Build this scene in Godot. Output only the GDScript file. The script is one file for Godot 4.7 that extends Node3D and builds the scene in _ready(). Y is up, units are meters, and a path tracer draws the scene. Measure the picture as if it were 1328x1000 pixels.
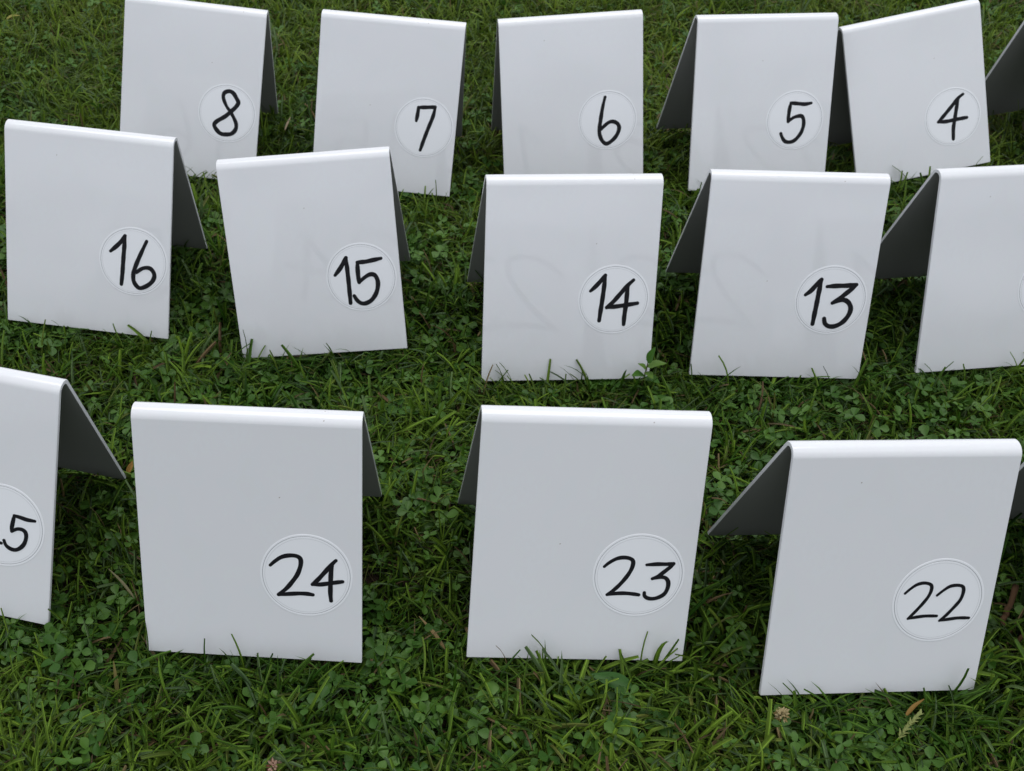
extends Node3D
# White folded tent signs with handwritten number stickers, standing in three rows on a clover lawn under an overcast sky.

const SHEET_WIDTH := 0.21      # m
const SHEET_LENGTH := 0.2730   # front panel, apex to foot along the outside
const BACK_LENGTH := 0.2694
const SHEET_THICK := 0.005
const FOLD_RADIUS := 0.0115
const STICKER_RADIUS := 0.0438
const SOIL_DEPTH := 0.024      # the signs rest on the matted grass, this far above the soil

# Handwritten digits: strokes parted by |, points in tenths of a millimetre from the middle of the sticker (x right, y down).
const DIGIT_24_0 := "-338,-94 -297,-136 -235,-184 -165,-207 -95,-207 -56,-184 -48,-141 -58,-81 -86,-5 -135,73 -190,146 -266,218|-266,218 -173,206 -67,194 12,194 60,201"
const DIGIT_24_1 := "282,-180 248,-143 181,-56 111,33 57,89|57,89 136,84 241,62 342,42|248,-143 235,-49 230,51 227,171 233,256"
const DIGIT_23_0 := "-334,-88 -294,-128 -236,-168 -177,-187 -115,-184 -74,-163 -64,-124 -77,-60 -113,15 -167,95 -223,160 -280,209|-280,209 -202,195 -114,190 -33,196 21,204"
const DIGIT_23_1 := "67,-117 163,-127 251,-129 320,-136|321,-133 286,-93 234,-43 186,2 135,28|135,28 178,17 222,9 263,20 289,59 291,118 271,179 227,219 167,241 113,237 79,213 73,178"
const DIGIT_22_0 := "-331,-82 -286,-130 -231,-172 -172,-188 -117,-179 -89,-155 -85,-106 -103,-43 -144,29 -201,111 -260,186|-260,186 -182,171 -95,161 13,163"
const DIGIT_22_1 := "-20,-56 29,-104 84,-146 144,-159 199,-151 223,-124 226,-65 209,3 160,80 102,158 49,213|49,213 127,200 224,188 328,190"
const DIGIT_25_0 := "-448,-33 -406,-82 -340,-140 -264,-176 -188,-187 -145,-171 -134,-129 -142,-67 -168,13 -219,99 -274,181 -355,266|-355,266 -254,237 -139,208 -53,194 0,193"
const DIGIT_25_1 := "335,-114 253,-113 181,-124 124,-129|124,-129 113,-67 103,0 103,43|103,43 155,8 206,2 243,24 253,76 238,145 199,202 148,235 91,231 48,202 28,157"
const DIGIT_16_0 := "-291,-101 -215,-175 -146,-254 -109,-318|-109,-318 -115,-193 -125,-37 -134,144 -147,313"
const DIGIT_16_1 := "166,-279 121,-173 70,-48 25,77 5,164 10,248 47,310 95,335 172,301 242,238 273,168 262,109 220,66 167,61 108,82 44,135"
const DIGIT_15_0 := "-324,-47 -251,-131 -197,-210 -166,-261|-166,-261 -165,-125 -165,30 -167,186 -169,325"
const DIGIT_15_1 := "263,-224 170,-210 77,-196 -32,-192|-32,-192 -37,-92 -39,-9 -35,63|-35,63 34,8 106,-28 163,-18 194,44 192,127 160,221 97,301 24,338 -34,334 -82,294 -114,232"
const DIGIT_14_0 := "-290,-112 -226,-175 -168,-244 -121,-307|-121,-307 -127,-174 -138,-22 -152,131 -164,267"
const DIGIT_14_1 := "228,-245 165,-182 80,-78 -4,27 -79,99|-79,99 23,89 158,70 294,49|165,-182 159,-65 155,64 144,206 142,319"
const DIGIT_13_0 := "-316,-60 -256,-114 -205,-186 -150,-258|-150,-258 -159,-105 -165,48 -173,191 -179,311"
const DIGIT_13_1 := "-68,-172 42,-183 176,-191 280,-205|280,-205 228,-145 159,-79 91,-12 24,34|24,34 93,6 159,-8 220,26 256,96 244,180 189,271 107,327 29,335 -27,301 -48,235"
const DIGIT_8_0 := "51,-34 -10,-103 -67,-220 -58,-297 10,-332 74,-312 136,-230 161,-176 124,-105 52,-27 -28,52 -135,127 -181,189 -148,255 -81,310 -10,318 88,296 146,226 150,142 106,50 59,-21"
const DIGIT_7_0 := "-119,-88 -107,-189 -101,-288|-101,-288 11,-299 142,-316|142,-316 123,-180 64,12 16,180 -24,336"
const DIGIT_6_0 := "-34,-341 -70,-201 -97,-53 -122,109 -123,197 -88,294 -25,349 52,316 129,239 170,141 155,71 92,29 29,31 -35,70 -105,135"
const DIGIT_5_0 := "232,-247 136,-233 31,-243 -80,-255|-80,-255 -94,-162 -100,-75 -100,19|-100,19 -29,-36 47,-59 106,-55 137,6 139,94 108,193 37,286 -38,322 -117,314 -167,262 -199,192"
const DIGIT_4_0 := "181,-305 106,-263 -8,-157 -136,-41 -229,38|-229,38 -104,54 42,54 215,57|106,-263 69,-128 31,32 -4,181 -16,343"

var rng := RandomNumberGenerator.new()
var feet: Array[Vector3] = []            # where the signs stand; the ground follows them
var foot_grid := {}
var sign_frames: Array = []              # [inverse transform (apex at origin), half angle]
var sign_cells := {}
var lumps := FastNoiseLite.new()
var clumps := FastNoiseLite.new()
var patches := FastNoiseLite.new()
var cam: Camera3D
var cam_inv: Transform3D
var sheet_materials: Array[StandardMaterial3D] = []
var dark_grey: StandardMaterial3D
var ink: StandardMaterial3D
var vinyl: StandardMaterial3D
var line_grey: StandardMaterial3D
var line_pale: StandardMaterial3D
var plant: StandardMaterial3D
var straw_mat: StandardMaterial3D
var focal := 1523.45
var shift_px := Vector2(133.84, 59.00)


func _ready() -> void:
	rng.seed = 20240611
	# --- camera
	cam = Camera3D.new()
	cam.name = "camera"
	cam.projection = Camera3D.PROJECTION_FRUSTUM
	cam.keep_aspect = Camera3D.KEEP_HEIGHT
	var lens := CameraAttributesPhysical.new()      # small zoom camera: a little softness behind the front rows
	lens.frustum_near = 0.05
	lens.frustum_far = 200.0
	lens.frustum_focal_length = 13.3
	lens.frustum_focus_distance = 1.12
	lens.exposure_aperture = 5.6
	cam.attributes = lens
	cam.near = 0.05
	cam.far = 200.0
	cam.size = 1000.0 / focal * cam.near
	cam.frustum_offset = Vector2(shift_px.x, -shift_px.y) / focal * cam.near
	cam.position = Vector3(0, 0.96371, 0)
	cam.basis = Basis(Vector3.RIGHT, -0.69766) * Basis(Vector3.BACK, 0.01784)
	add_child(cam)
	cam.current = true
	cam_inv = cam.transform.affine_inverse()
	# --- overcast sky and a broad, weak sun behind the cloud
	var world := WorldEnvironment.new()
	world.name = "environment"
	var env := Environment.new()
	env.background_mode = Environment.BG_SKY
	var sky := Sky.new()
	var sm := PanoramaSkyMaterial.new()
	sm.panorama = overcast()
	sky.sky_material = sm
	env.sky = sky
	env.tonemap_mode = Environment.TONE_MAPPER_LINEAR
	env.tonemap_exposure = 1.3
	env.sdfgi_enabled = true
	env.ssao_enabled = true
	env.ssil_enabled = true
	world.environment = env
	add_child(world)
	var sun := DirectionalLight3D.new()
	sun.name = "sun"
	sun.light_energy = 0.36
	sun.light_color = Color(1.0, 0.985, 0.96)
	sun.light_angular_distance = 45.0
	sun.shadow_enabled = true
	sun.rotation_degrees = Vector3(-80, 165, 0)
	add_child(sun)

	make_materials()
	for n in [lumps, clumps, patches]:
		n.noise_type = FastNoiseLite.TYPE_SIMPLEX_SMOOTH
	lumps.seed = 3; lumps.frequency = 9.0
	clumps.seed = 11; clumps.frequency = 7.0; clumps.fractal_octaves = 2
	patches.seed = 29; patches.frequency = 2.2; patches.fractal_octaves = 2

	# --- where the signs stand (needed by the ground), then the ground
	for s in SIGNS:
		note_sign(s)
	ground_sheet()
	for i in SIGNS.size():
		build_sign(SIGNS[i], i)
	grass()
	clover()
	litter()
	small_things()


# an evenly overcast sky with soft ragged cloud, brighter overhead; below the horizon the lawn goes on
func overcast() -> ImageTexture:
	var w := 512
	var im := Image.create(w, w / 2, false, Image.FORMAT_RGBF)
	var n := FastNoiseLite.new()
	n.noise_type = FastNoiseLite.TYPE_SIMPLEX_SMOOTH
	n.seed = 77; n.frequency = 3.2; n.fractal_octaves = 5
	for y in w / 2:
		var el := PI / 2 - (y + 0.5) / (w / 2) * PI
		for x in w:
			var az := (x + 0.5) / w * TAU
			var d := Vector3(cos(el) * sin(az), sin(el), cos(el) * cos(az))
			var c: Color
			if d.y > 0.0:
				var p := d / (d.y + 0.25)
				var cloud := smoothstep(-0.14, 0.12, n.get_noise_3d(p.x, 3.0, p.z))
				var l := lerpf(0.62, 0.86, pow(d.y, 0.5)) * lerpf(0.6, 1.24, cloud)
				c = Color(l * 0.945, l * 0.985, l * 1.065)
			else:
				c = Color(0.05, 0.075, 0.03)
			im.set_pixel(x, y, c)
	return ImageTexture.create_from_image(im)


# ------------------------------------------------------------------ signs
# number, apex of the fold, turn (pitch, yaw, roll in degrees), half opening angle, sticker centre (mm from the middle and from the fold), stroke width mm, label
const SIGNS := [
	{"n": "8", "at": Vector3(-0.3194, 0.2468, -1.6407), "turn": Vector3(0.69, -4.46, -4.16), "h": 23.17, "c": Vector2(56.2, 171.2), "w": 5.6, "label": "white folded sign at the left end of the back row, with a handwritten 8 sticker"},
	{"n": "7", "at": Vector3(-0.0292, 0.2535, -1.6006), "turn": Vector3(-1.39, -7.15, -1.26), "h": 20.23, "c": Vector2(57.7, 174.1), "w": 5.0, "label": "white folded sign with a handwritten 7 sticker, second from left in the back row"},
	{"n": "6", "at": Vector3(0.2240, 0.2544, -1.6118), "turn": Vector3(-0.97, 3.67, 3.43), "h": 20.92, "c": Vector2(51.9, 173.6), "w": 5.2, "label": "white folded sign with a handwritten 6 sticker, third from left in the back row"},
	{"n": "5", "at": Vector3(0.5129, 0.2569, -1.6196), "turn": Vector3(-1.78, 5.69, -0.46), "h": 21.15, "c": Vector2(50.9, 171.7), "w": 5.0, "label": "white folded sign with a handwritten 5 sticker, just left of the crooked sign"},
	{"n": "4", "at": Vector3(0.7316, 0.2492, -1.6677), "turn": Vector3(-8.27, 7.53, 9.52), "h": 17.01, "c": Vector2(50.9, 191.6), "w": 5.2, "label": "crooked white folded sign with a handwritten 4 sticker, its fold rising to the right"},
	{"n": "3", "at": Vector3(1.0309, 0.2532, -1.7085), "turn": Vector3(-3.06, 16.75, 1.61), "h": 20.91, "c": Vector2(53.0, 168.0), "w": 5.0, "label": "folded sign cut off by the right edge, its shaded underside beside sign 4"},
	{"n": "16", "at": Vector3(-0.3901, 0.2586, -1.2517), "turn": Vector3(0.08, -6.53, -2.07), "h": 21.58, "c": Vector2(58.4, 175.9), "w": 4.9, "label": "white folded sign with a handwritten 16 sticker, leftmost of the middle row"},
	{"n": "15", "at": Vector3(-0.1344, 0.2490, -1.2214), "turn": Vector3(-0.01, -0.62, 6.61), "h": 20.31, "c": Vector2(56.7, 176.0), "w": 4.9, "label": "white folded sign with a handwritten 15 sticker, leaning left in the middle row"},
	{"n": "14", "at": Vector3(0.1923, 0.2457, -1.1865), "turn": Vector3(0.76, 3.66, -0.66), "h": 21.83, "c": Vector2(53.9, 169.2), "w": 4.9, "label": "white folded sign with a handwritten 14 sticker, mirroring the one before it"},
	{"n": "13", "at": Vector3(0.4572, 0.2521, -1.1894), "turn": Vector3(2.15, -0.17, -0.45), "h": 22.25, "c": Vector2(55.8, 170.9), "w": 5.2, "label": "white folded sign with a handwritten 13 sticker, second from right in the middle row"},
	{"n": "12", "at": Vector3(0.7268, 0.2537, -1.2145), "turn": Vector3(0.18, 8.37, -0.88), "h": 20.92, "c": Vector2(59.0, 170.0), "w": 4.9, "label": "white folded sign in the middle row cut off by the right edge"},
	{"n": "25", "at": Vector3(-0.4237, 0.2496, -0.8294), "turn": Vector3(-0.92, -10.57, -2.76), "h": 22.45, "c": Vector2(53.4, 172.9), "w": 3.7, "label": "white folded sign cut off by the left edge, its number ending in 5"},
	{"n": "24", "at": Vector3(-0.1451, 0.2532, -0.7661), "turn": Vector3(2.64, -3.68, 1.55), "h": 22.79, "c": Vector2(52.6, 179.6), "w": 3.9, "label": "white folded sign with a handwritten 24 sticker, second from left in the front row"},
	{"n": "23", "at": Vector3(0.1725, 0.2522, -0.7762), "turn": Vector3(-0.21, 1.33, -1.99), "h": 21.71, "c": Vector2(52.7, 180.2), "w": 3.6, "label": "white folded sign with a handwritten 23 sticker, in the middle of the front row"},
	{"n": "22", "at": Vector3(0.4436, 0.2505, -0.7440), "turn": Vector3(0.21, 4.20, -2.04), "h": 21.50, "c": Vector2(52.0, 173.9), "w": 3.0, "label": "white folded sign with a handwritten 22 sticker, dark underside showing on its left"},
	{"n": "21", "at": Vector3(0.7201, 0.2534, -0.7921), "turn": Vector3(-2.65, 1.97, 1.54), "h": 20.69, "c": Vector2(53.0, 170.0), "w": 3.2, "label": "sliver of a folded sign at the right edge, its dark underside beside sign 22"},
]


func digits_of(n: String) -> Array:      # [strokes text, shift in mm] per digit
	match n:
		"8": return [[DIGIT_8_0, 0.0]]
		"7": return [[DIGIT_7_0, 0.0]]
		"6": return [[DIGIT_6_0, 0.0]]
		"5": return [[DIGIT_5_0, 0.0]]
		"4": return [[DIGIT_4_0, 0.0]]
		"3": return [[DIGIT_13_1, -12.0]]
		"16": return [[DIGIT_16_0, 0.0], [DIGIT_16_1, 0.0]]
		"15": return [[DIGIT_15_0, 0.0], [DIGIT_15_1, 0.0]]
		"14": return [[DIGIT_14_0, 0.0], [DIGIT_14_1, 0.0]]
		"13": return [[DIGIT_13_0, 0.0], [DIGIT_13_1, 0.0]]
		"12": return [[DIGIT_14_0, -7.0], [DIGIT_24_0, 24.0]]
		"25": return [[DIGIT_25_0, 0.0], [DIGIT_25_1, 0.0]]
		"24": return [[DIGIT_24_0, 0.0], [DIGIT_24_1, 0.0]]
		"23": return [[DIGIT_23_0, 0.0], [DIGIT_23_1, 0.0]]
		"22": return [[DIGIT_22_0, 0.0], [DIGIT_22_1, 0.0]]
	return [[DIGIT_24_0, 0.0], [DIGIT_14_0, 32.0]]


func strokes_of(text: String) -> Array:
	var all := []
	for part in text.split("|"):
		var line := PackedVector2Array()
		for pair in part.split(" "):
			var xy := pair.split(",")
			line.append(Vector2(float(xy[0]), float(xy[1])) * 0.0001)
		all.append(line)
	return all


func sign_frame(s: Dictionary) -> Transform3D:
	var t: Vector3 = s.turn * (PI / 180.0)
	return Transform3D(Basis.from_euler(t, EULER_ORDER_YXZ), s.at)


func note_sign(s: Dictionary) -> void:
	var f := sign_frame(s)
	var h: float = deg_to_rad(s.h)
	for sx in [-1.0, 0.0, 1.0]:
		feet.append(f * Vector3(sx * SHEET_WIDTH / 2, -SHEET_LENGTH * cos(h), SHEET_LENGTH * sin(h)))
		feet.append(f * Vector3(sx * SHEET_WIDTH / 2, -BACK_LENGTH * cos(h), -BACK_LENGTH * sin(h)))
	var k := sign_frames.size()
	sign_frames.append([f.affine_inverse(), h])
	var c := f * Vector3(0, -0.24, 0)
	for ix in range(floori((c.x - 0.24) / 0.05), floori((c.x + 0.24) / 0.05) + 1):
		for iz in range(floori((c.z - 0.24) / 0.05), floori((c.z + 0.24) / 0.05) + 1):
			var key := Vector2i(ix, iz)
			if not sign_cells.has(key):
				sign_cells[key] = PackedInt32Array()
			sign_cells[key].append(k)


# front half of the bent sheet (or the back half when side is -1), in the frame of the fold's apex
func sheet_half(h: float, length: float, side: float, lift: float) -> Array:
	var w := SHEET_WIDTH / 2
	var bev := 0.0007
	var o := Vector2(0, -FOLD_RADIUS / sin(h))       # (z, y)
	var n := Vector2(cos(h), sin(h))
	var down := Vector2(sin(h), -cos(h))
	var foot := down * length
	var ri := FOLD_RADIUS - SHEET_THICK
	var ring: Array[Vector2] = []
	var nrm: Array[Vector2] = []
	# outside, foot to top
	ring.append(foot - n * bev); nrm.append((n + down).normalized())
	ring.append(foot - down * bev); nrm.append(n)
	for k in 7:
		ring.append((foot - down * bev).lerp(o + n * FOLD_RADIUS, (k + 1) / 8.0)); nrm.append(n)
	for k in range(0, 11):
		var a := lerpf(h, PI / 2, k / 10.0)
		ring.append(o + Vector2(cos(a), sin(a)) * FOLD_RADIUS); nrm.append(Vector2(cos(a), sin(a)))
	var top_out := ring.size() - 1
	for k in range(10, -1, -1):
		var a := lerpf(h, PI / 2, k / 10.0)
		ring.append(o + Vector2(cos(a), sin(a)) * ri); nrm.append(-Vector2(cos(a), sin(a)))
	ring.append(foot - n * SHEET_THICK - down * bev); nrm.append(-n)
	ring.append(foot - n * (SHEET_THICK - bev)); nrm.append((down - n).normalized())
	var st := SurfaceTool.new()
	st.begin(Mesh.PRIMITIVE_TRIANGLES)
	var m := ring.size()
	var under := SurfaceTool.new()
	under.begin(Mesh.PRIMITIVE_TRIANGLES)
	var tools := [st, under]
	var into := [0]
	var place := func(x: float, p: Vector2) -> Vector3: return Vector3(x, p.y + lift, p.x * side)
	var face := func(a: Vector3, b: Vector3, c: Vector3, na: Vector3, nb: Vector3, nc: Vector3, ua: Vector2, ub: Vector2, uc: Vector2) -> void:
		var order := [[a, na, ua], [b, nb, ub], [c, nc, uc]]
		if (c - a).cross(b - a).dot(na + nb + nc) < 0.0:
			order = [order[0], order[2], order[1]]
		var to: SurfaceTool = tools[into[0]]
		for v in order:
			to.set_normal(v[1]); to.set_uv(v[2]); to.add_vertex(v[0])
	var run := 0.0
	for k in m:
		var k2 := (k + 1) % m
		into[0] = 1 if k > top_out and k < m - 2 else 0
		if k == top_out:
			continue                                   # open where the other half goes on
		var len_k := ring[k].distance_to(ring[k2])
		var v0 := run / 0.27
		run += len_k
		var v1 := run / 0.27
		var n0 := nrm[k]
		var n1 := nrm[k2]
		var xs := [-w + bev, w - bev]
		var a: Vector3 = place.call(xs[0], ring[k])
		var b: Vector3 = place.call(xs[1], ring[k])
		var c: Vector3 = place.call(xs[1], ring[k2])
		var d: Vector3 = place.call(xs[0], ring[k2])
		var N0 := Vector3(0, n0.y, n0.x * side)
		var N1 := Vector3(0, n1.y, n1.x * side)
		face.call(a, b, c, N0, N0, N1, Vector2(0, v0), Vector2(1, v0), Vector2(1, v1))
		face.call(a, c, d, N0, N1, N1, Vector2(0, v0), Vector2(1, v1), Vector2(0, v1))
		# bevel to the side edge
		for sx in [-1.0, 1.0]:
			var p0: Vector3 = place.call(sx * (w - bev), ring[k])
			var p1: Vector3 = place.call(sx * (w - bev), ring[k2])
			var q0: Vector3 = place.call(sx * w, ring[k] - n0 * bev)
			var q1: Vector3 = place.call(sx * w, ring[k2] - n1 * bev)
			var s0 := (N0 + Vector3(sx, 0, 0)).normalized()
			var s1 := (N1 + Vector3(sx, 0, 0)).normalized()
			face.call(p0, q0, q1, N0, s0, s1, Vector2(0, v0), Vector2(0, v0), Vector2(0, v1))
			face.call(p0, q1, p1, N0, s1, N1, Vector2(0, v0), Vector2(0, v1), Vector2(0, v1))
	into[0] = 0
	# the two cut edges: strip between outside and inside
	for sx in [-1.0, 1.0]:
		var side_n := Vector3(sx, 0, 0)
		var outer: Array[Vector3] = []
		var inner: Array[Vector3] = []
		for k in range(0, top_out + 1):
			outer.append(place.call(sx * w, ring[k] - nrm[k] * bev))
		# match inner points by the same station
		for k in range(0, top_out + 1):
			var p: Vector2
			if k < 2:
				p = ring[m - 1] - nrm[m - 1] * bev if k == 0 else ring[m - 2] - nrm[m - 2] * bev
			elif k < 9:
				p = ring[k] - n * (SHEET_THICK - bev)
			else:
				var a := lerpf(h, PI / 2, (k - 9) / 10.0)
				p = o + Vector2(cos(a), sin(a)) * (ri + bev)
			inner.append(place.call(sx * w, p))
		for k in top_out:
			face.call(outer[k], outer[k + 1], inner[k + 1], side_n, side_n, side_n, Vector2.ZERO, Vector2.ZERO, Vector2.ZERO)
			face.call(outer[k], inner[k + 1], inner[k], side_n, side_n, side_n, Vector2.ZERO, Vector2.ZERO, Vector2.ZERO)
	return [st.commit(), under.commit()]


func smooth_line(p: PackedVector2Array) -> PackedVector2Array:
	if p.size() < 3:
		return p
	var out := PackedVector2Array()
	for i in p.size() - 1:
		var a := p[maxi(i - 1, 0)]
		var d := p[mini(i + 2, p.size() - 1)]
		for k in 5:
			out.append(p[i].cubic_interpolate(p[i + 1], a, d, k / 5.0))
	out.append(p[p.size() - 1])
	return out


# marker strokes as thin raised ribbons with round ends, in a plane (right, down, out)
func ink_mesh(strokes: Array, width: float, frame: Transform3D) -> ArrayMesh:
	var st := SurfaceTool.new()
	st.begin(Mesh.PRIMITIVE_TRIANGLES)
	st.set_normal(frame.basis.z)
	var z := 0.0
	for s in strokes:
		var line := smooth_line(s)
		var total := 0.0
		for i in line.size() - 1:
			total += line[i].distance_to(line[i + 1])
		var run := 0.0
		var left := []
		var right := []
		var n := line.size()
		var tri := func(a: Vector2, b: Vector2, c: Vector2, h: float) -> void:
			if (b - a).cross(c - a) < 0.0:
				var t := b
				b = c
				c = t
			# x right, y down, z towards the viewer: clockwise as seen is a positive cross here
			for v in [a, b, c]:
				st.add_vertex(frame * Vector3(v.x, -v.y, h))
		var ra := 0.0
		var rb := 0.0
		for i in n:
			if i > 0:
				run += line[i].distance_to(line[i - 1])
			var dir := (line[mini(i + 1, n - 1)] - line[maxi(i - 1, 0)]).normalized()
			var f := run / maxf(total, 0.0001)
			var r := width / 2 * (0.74 + 0.26 * smoothstep(0.0, 0.22, f)) * (1.0 - 0.16 * smoothstep(0.8, 1.0, f)) * (1.0 + 0.05 * sin(run * 420.0 + n))
			if i == 0: ra = r
			rb = r
			left.append(line[i] + Vector2(dir.y, -dir.x) * r)
			right.append(line[i] - Vector2(dir.y, -dir.x) * r)
		for i in n - 1:
			z += 0.0000012
			tri.call(left[i], right[i], right[i + 1], z)
			tri.call(left[i], right[i + 1], left[i + 1], z)
		for e in 2:
			z += 0.000002
			var c: Vector2 = line[0] if e == 0 else line[n - 1]
			var r: float = ra if e == 0 else rb
			for k in 12:
				tri.call(c, c + Vector2.from_angle(k * TAU / 12) * r, c + Vector2.from_angle((k + 1) * TAU / 12) * r, z)
	return st.commit()


func ring_mesh(profile: Array, frame: Transform3D, segments := 72) -> ArrayMesh:   # profile: [radius, height] from the middle outwards
	var st := SurfaceTool.new()
	st.begin(Mesh.PRIMITIVE_TRIANGLES)
	for i in profile.size() - 1:
		var p: Array = profile[i]
		var q: Array = profile[i + 1]
		var nrm := Vector2(-(q[1] - p[1]), q[0] - p[0]).normalized()
		for k in segments:
			var a0 := k * TAU / segments
			var a1 := (k + 1) * TAU / segments
			var d0 := Vector3(cos(a0), sin(a0), 0)
			var d1 := Vector3(cos(a1), sin(a1), 0)
			var quad := [d0 * p[0] + Vector3(0, 0, p[1]), d0 * q[0] + Vector3(0, 0, q[1]), d1 * q[0] + Vector3(0, 0, q[1]), d1 * p[0] + Vector3(0, 0, p[1])]
			var nn := [d0 * nrm.x + Vector3(0, 0, nrm.y), d0 * nrm.x + Vector3(0, 0, nrm.y), d1 * nrm.x + Vector3(0, 0, nrm.y), d1 * nrm.x + Vector3(0, 0, nrm.y)]
			for v in ([0, 2, 1, 0, 3, 2] if p[0] > 0.0 else [0, 2, 1]):
				st.set_normal(frame.basis * nn[v])
				st.add_vertex(frame * quad[v])
	return st.commit()


func part(called: String, mesh: Mesh, material: Material, parent: Node3D) -> MeshInstance3D:
	var o := MeshInstance3D.new()
	o.name = called
	o.mesh = mesh
	o.material_override = material
	parent.add_child(o, true)
	return o


func tag(o: Node3D, label: String, category: String, group := "", kind := "") -> void:
	if label: o.set_meta("label", label)
	if category: o.set_meta("category", category)
	if group: o.set_meta("group", group)
	if kind: o.set_meta("kind", kind)


func build_sign(s: Dictionary, index: int) -> void:
	var h: float = deg_to_rad(s.h)
	var lift := SHEET_LENGTH * cos(h)
	var root := Node3D.new()
	root.name = "tent_sign" if index == 0 else "tent_sign_%03d" % index
	root.transform = sign_frame(s) * Transform3D(Basis(), Vector3(0, -lift, 0))
	add_child(root)
	tag(root, s.label, "sign", "numbered tent signs standing in rows on the lawn")
	var mat := sheet_materials[index % sheet_materials.size()]
	var halves := sheet_half(h, SHEET_LENGTH, 1.0, lift)
	var front := part("front_panel", halves[0], mat, root)
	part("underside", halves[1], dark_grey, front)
	halves = sheet_half(h, BACK_LENGTH, -1.0, lift)
	var back := part("back_panel", halves[0], mat, root)
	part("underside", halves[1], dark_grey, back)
	# the sticker's plane: x right, y up the panel, z out of it
	var up := Vector3(0, cos(h), -sin(h))
	var out := Vector3(0, sin(h), cos(h))
	var mid: Vector3 = Vector3(s.c.x * 0.001, lift, 0) - up * (s.c.y * 0.001)
	var plane := Transform3D(Basis(Vector3.RIGHT, up, out), mid)
	var r := STICKER_RADIUS
	var t := 0.0003
	var sticker := part("sticker", ring_mesh([[0.0, t], [r * 0.938, t], [r * 0.941, t - 0.00016], [r * 0.953, t - 0.00016], [r * 0.956, t], [r - 0.0003, t], [r, t - 0.00012], [r, 0.0]], plane), vinyl, root)
	part("printed_ring", ring_mesh([[r * 0.9415, t - 0.00012], [r * 0.9525, t - 0.00012]], plane), line_grey, sticker)
	part("printed_ring", ring_mesh([[r * 0.893, t + 0.00004], [r * 0.899, t + 0.00004]], plane), line_pale, sticker)
	var list := digits_of(s.n)
	for k in list.size():
		var strokes := strokes_of(list[k][0])
		var lines := []
		for line in strokes:
			var moved := PackedVector2Array()
			for p in line: moved.append(p + Vector2(list[k][1] * 0.001, 0))
			lines.append(moved)
		part("digit", ink_mesh(lines, s.w * 0.00115, plane.translated_local(Vector3(0, 0, t + 0.00008 + 0.00015 * k))), ink, sticker)
	# the same number drawn large on the back; seen only as a faint mirror image in the glossy sign behind
	var up2 := Vector3(0, cos(h), sin(h))
	var out2 := Vector3(0, sin(h), -cos(h))
	var plane2 := Transform3D(Basis(Vector3.LEFT, up2, out2), Vector3(0, lift, 0) - up2 * 0.14)
	var gap := 0.088
	for k in list.size():
		var strokes := strokes_of(list[k][0])
		var box := Rect2(strokes[0][0], Vector2.ZERO)
		for line in strokes:
			for p in line: box = box.expand(p)
		var scale_by := 0.118 / maxf(box.size.y, 0.001)
		var lines := []
		for line in strokes:
			var moved := PackedVector2Array()
			for p in line: moved.append((p - box.get_center()) * scale_by + Vector2((k - (list.size() - 1) / 2.0) * gap, 0))
			lines.append(moved)
		part("large_digit", ink_mesh(lines, 0.009, plane2.translated_local(Vector3(0, 0, 0.0002))), ink, back)


# ------------------------------------------------------------------ materials
func make_materials() -> void:
	for k in 4:
		var im := Image.create(512, 512, false, Image.FORMAT_RGB8)
		var rough := Image.create(512, 512, false, Image.FORMAT_RGB8)
		var soft := FastNoiseLite.new()
		soft.seed = 100 + k; soft.frequency = 0.006; soft.fractal_octaves = 4
		var fine := FastNoiseLite.new()
		fine.seed = 200 + k; fine.frequency = 0.05; fine.fractal_octaves = 3
		for y in 512:
			for x in 512:
				var a := soft.get_noise_2d(x, y)
				var b := fine.get_noise_2d(x, y)
				var v := 0.846 + 0.006 * a - 0.010 * maxf(0.0, b * 0.6 + a - 0.25)
				im.set_pixel(x, y, Color(v * 0.984, v * 0.991, v * 1.004))
				var g := 0.035 + 0.07 * clampf(a * 1.4 + b * 0.4 + 0.3, 0.0, 1.0)
				rough.set_pixel(x, y, Color(g, g, g))
		for d in 2:                                        # a few specks of dirt
			var p := Vector2i(rng.randi_range(20, 490), rng.randi_range(20, 490))
			var c := Color(0.58, 0.56, 0.53)
			for q in [Vector2i.ZERO, Vector2i(1, 0), Vector2i(0, 1), Vector2i(1, 1), Vector2i(2, 1)]:
				im.set_pixelv(p + q, c)
		var m := StandardMaterial3D.new()
		m.albedo_texture = ImageTexture.create_from_image(im)
		m.roughness = 1.0
		m.roughness_texture = ImageTexture.create_from_image(rough)
		m.metallic_specular = 0.53
		sheet_materials.append(m)
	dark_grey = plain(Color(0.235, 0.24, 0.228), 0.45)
	ink = plain(Color(0.006, 0.006, 0.008), 0.5)
	ink.metallic_specular = 0.3
	vinyl = plain(Color(0.745, 0.76, 0.785), 0.2)
	line_grey = plain(Color(0.30, 0.31, 0.33), 0.4)
	line_pale = plain(Color(0.46, 0.47, 0.49), 0.4)
	plant = plain(Color(1, 1, 1), 0.42)
	plant.vertex_color_use_as_albedo = true
	plant.backlight_enabled = true
	plant.backlight = Color(0.7, 0.7, 0.7)
	plant.metallic_specular = 0.4
	plant.cull_mode = BaseMaterial3D.CULL_DISABLED
	straw_mat = plain(Color(1, 1, 1), 0.7)
	straw_mat.metallic_specular = 0.25
	straw_mat.vertex_color_use_as_albedo = true
	straw_mat.cull_mode = BaseMaterial3D.CULL_DISABLED


func plain(linear: Color, rough: float) -> StandardMaterial3D:
	var m := StandardMaterial3D.new()
	m.albedo_color = linear.linear_to_srgb()
	m.roughness = rough
	return m


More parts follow.
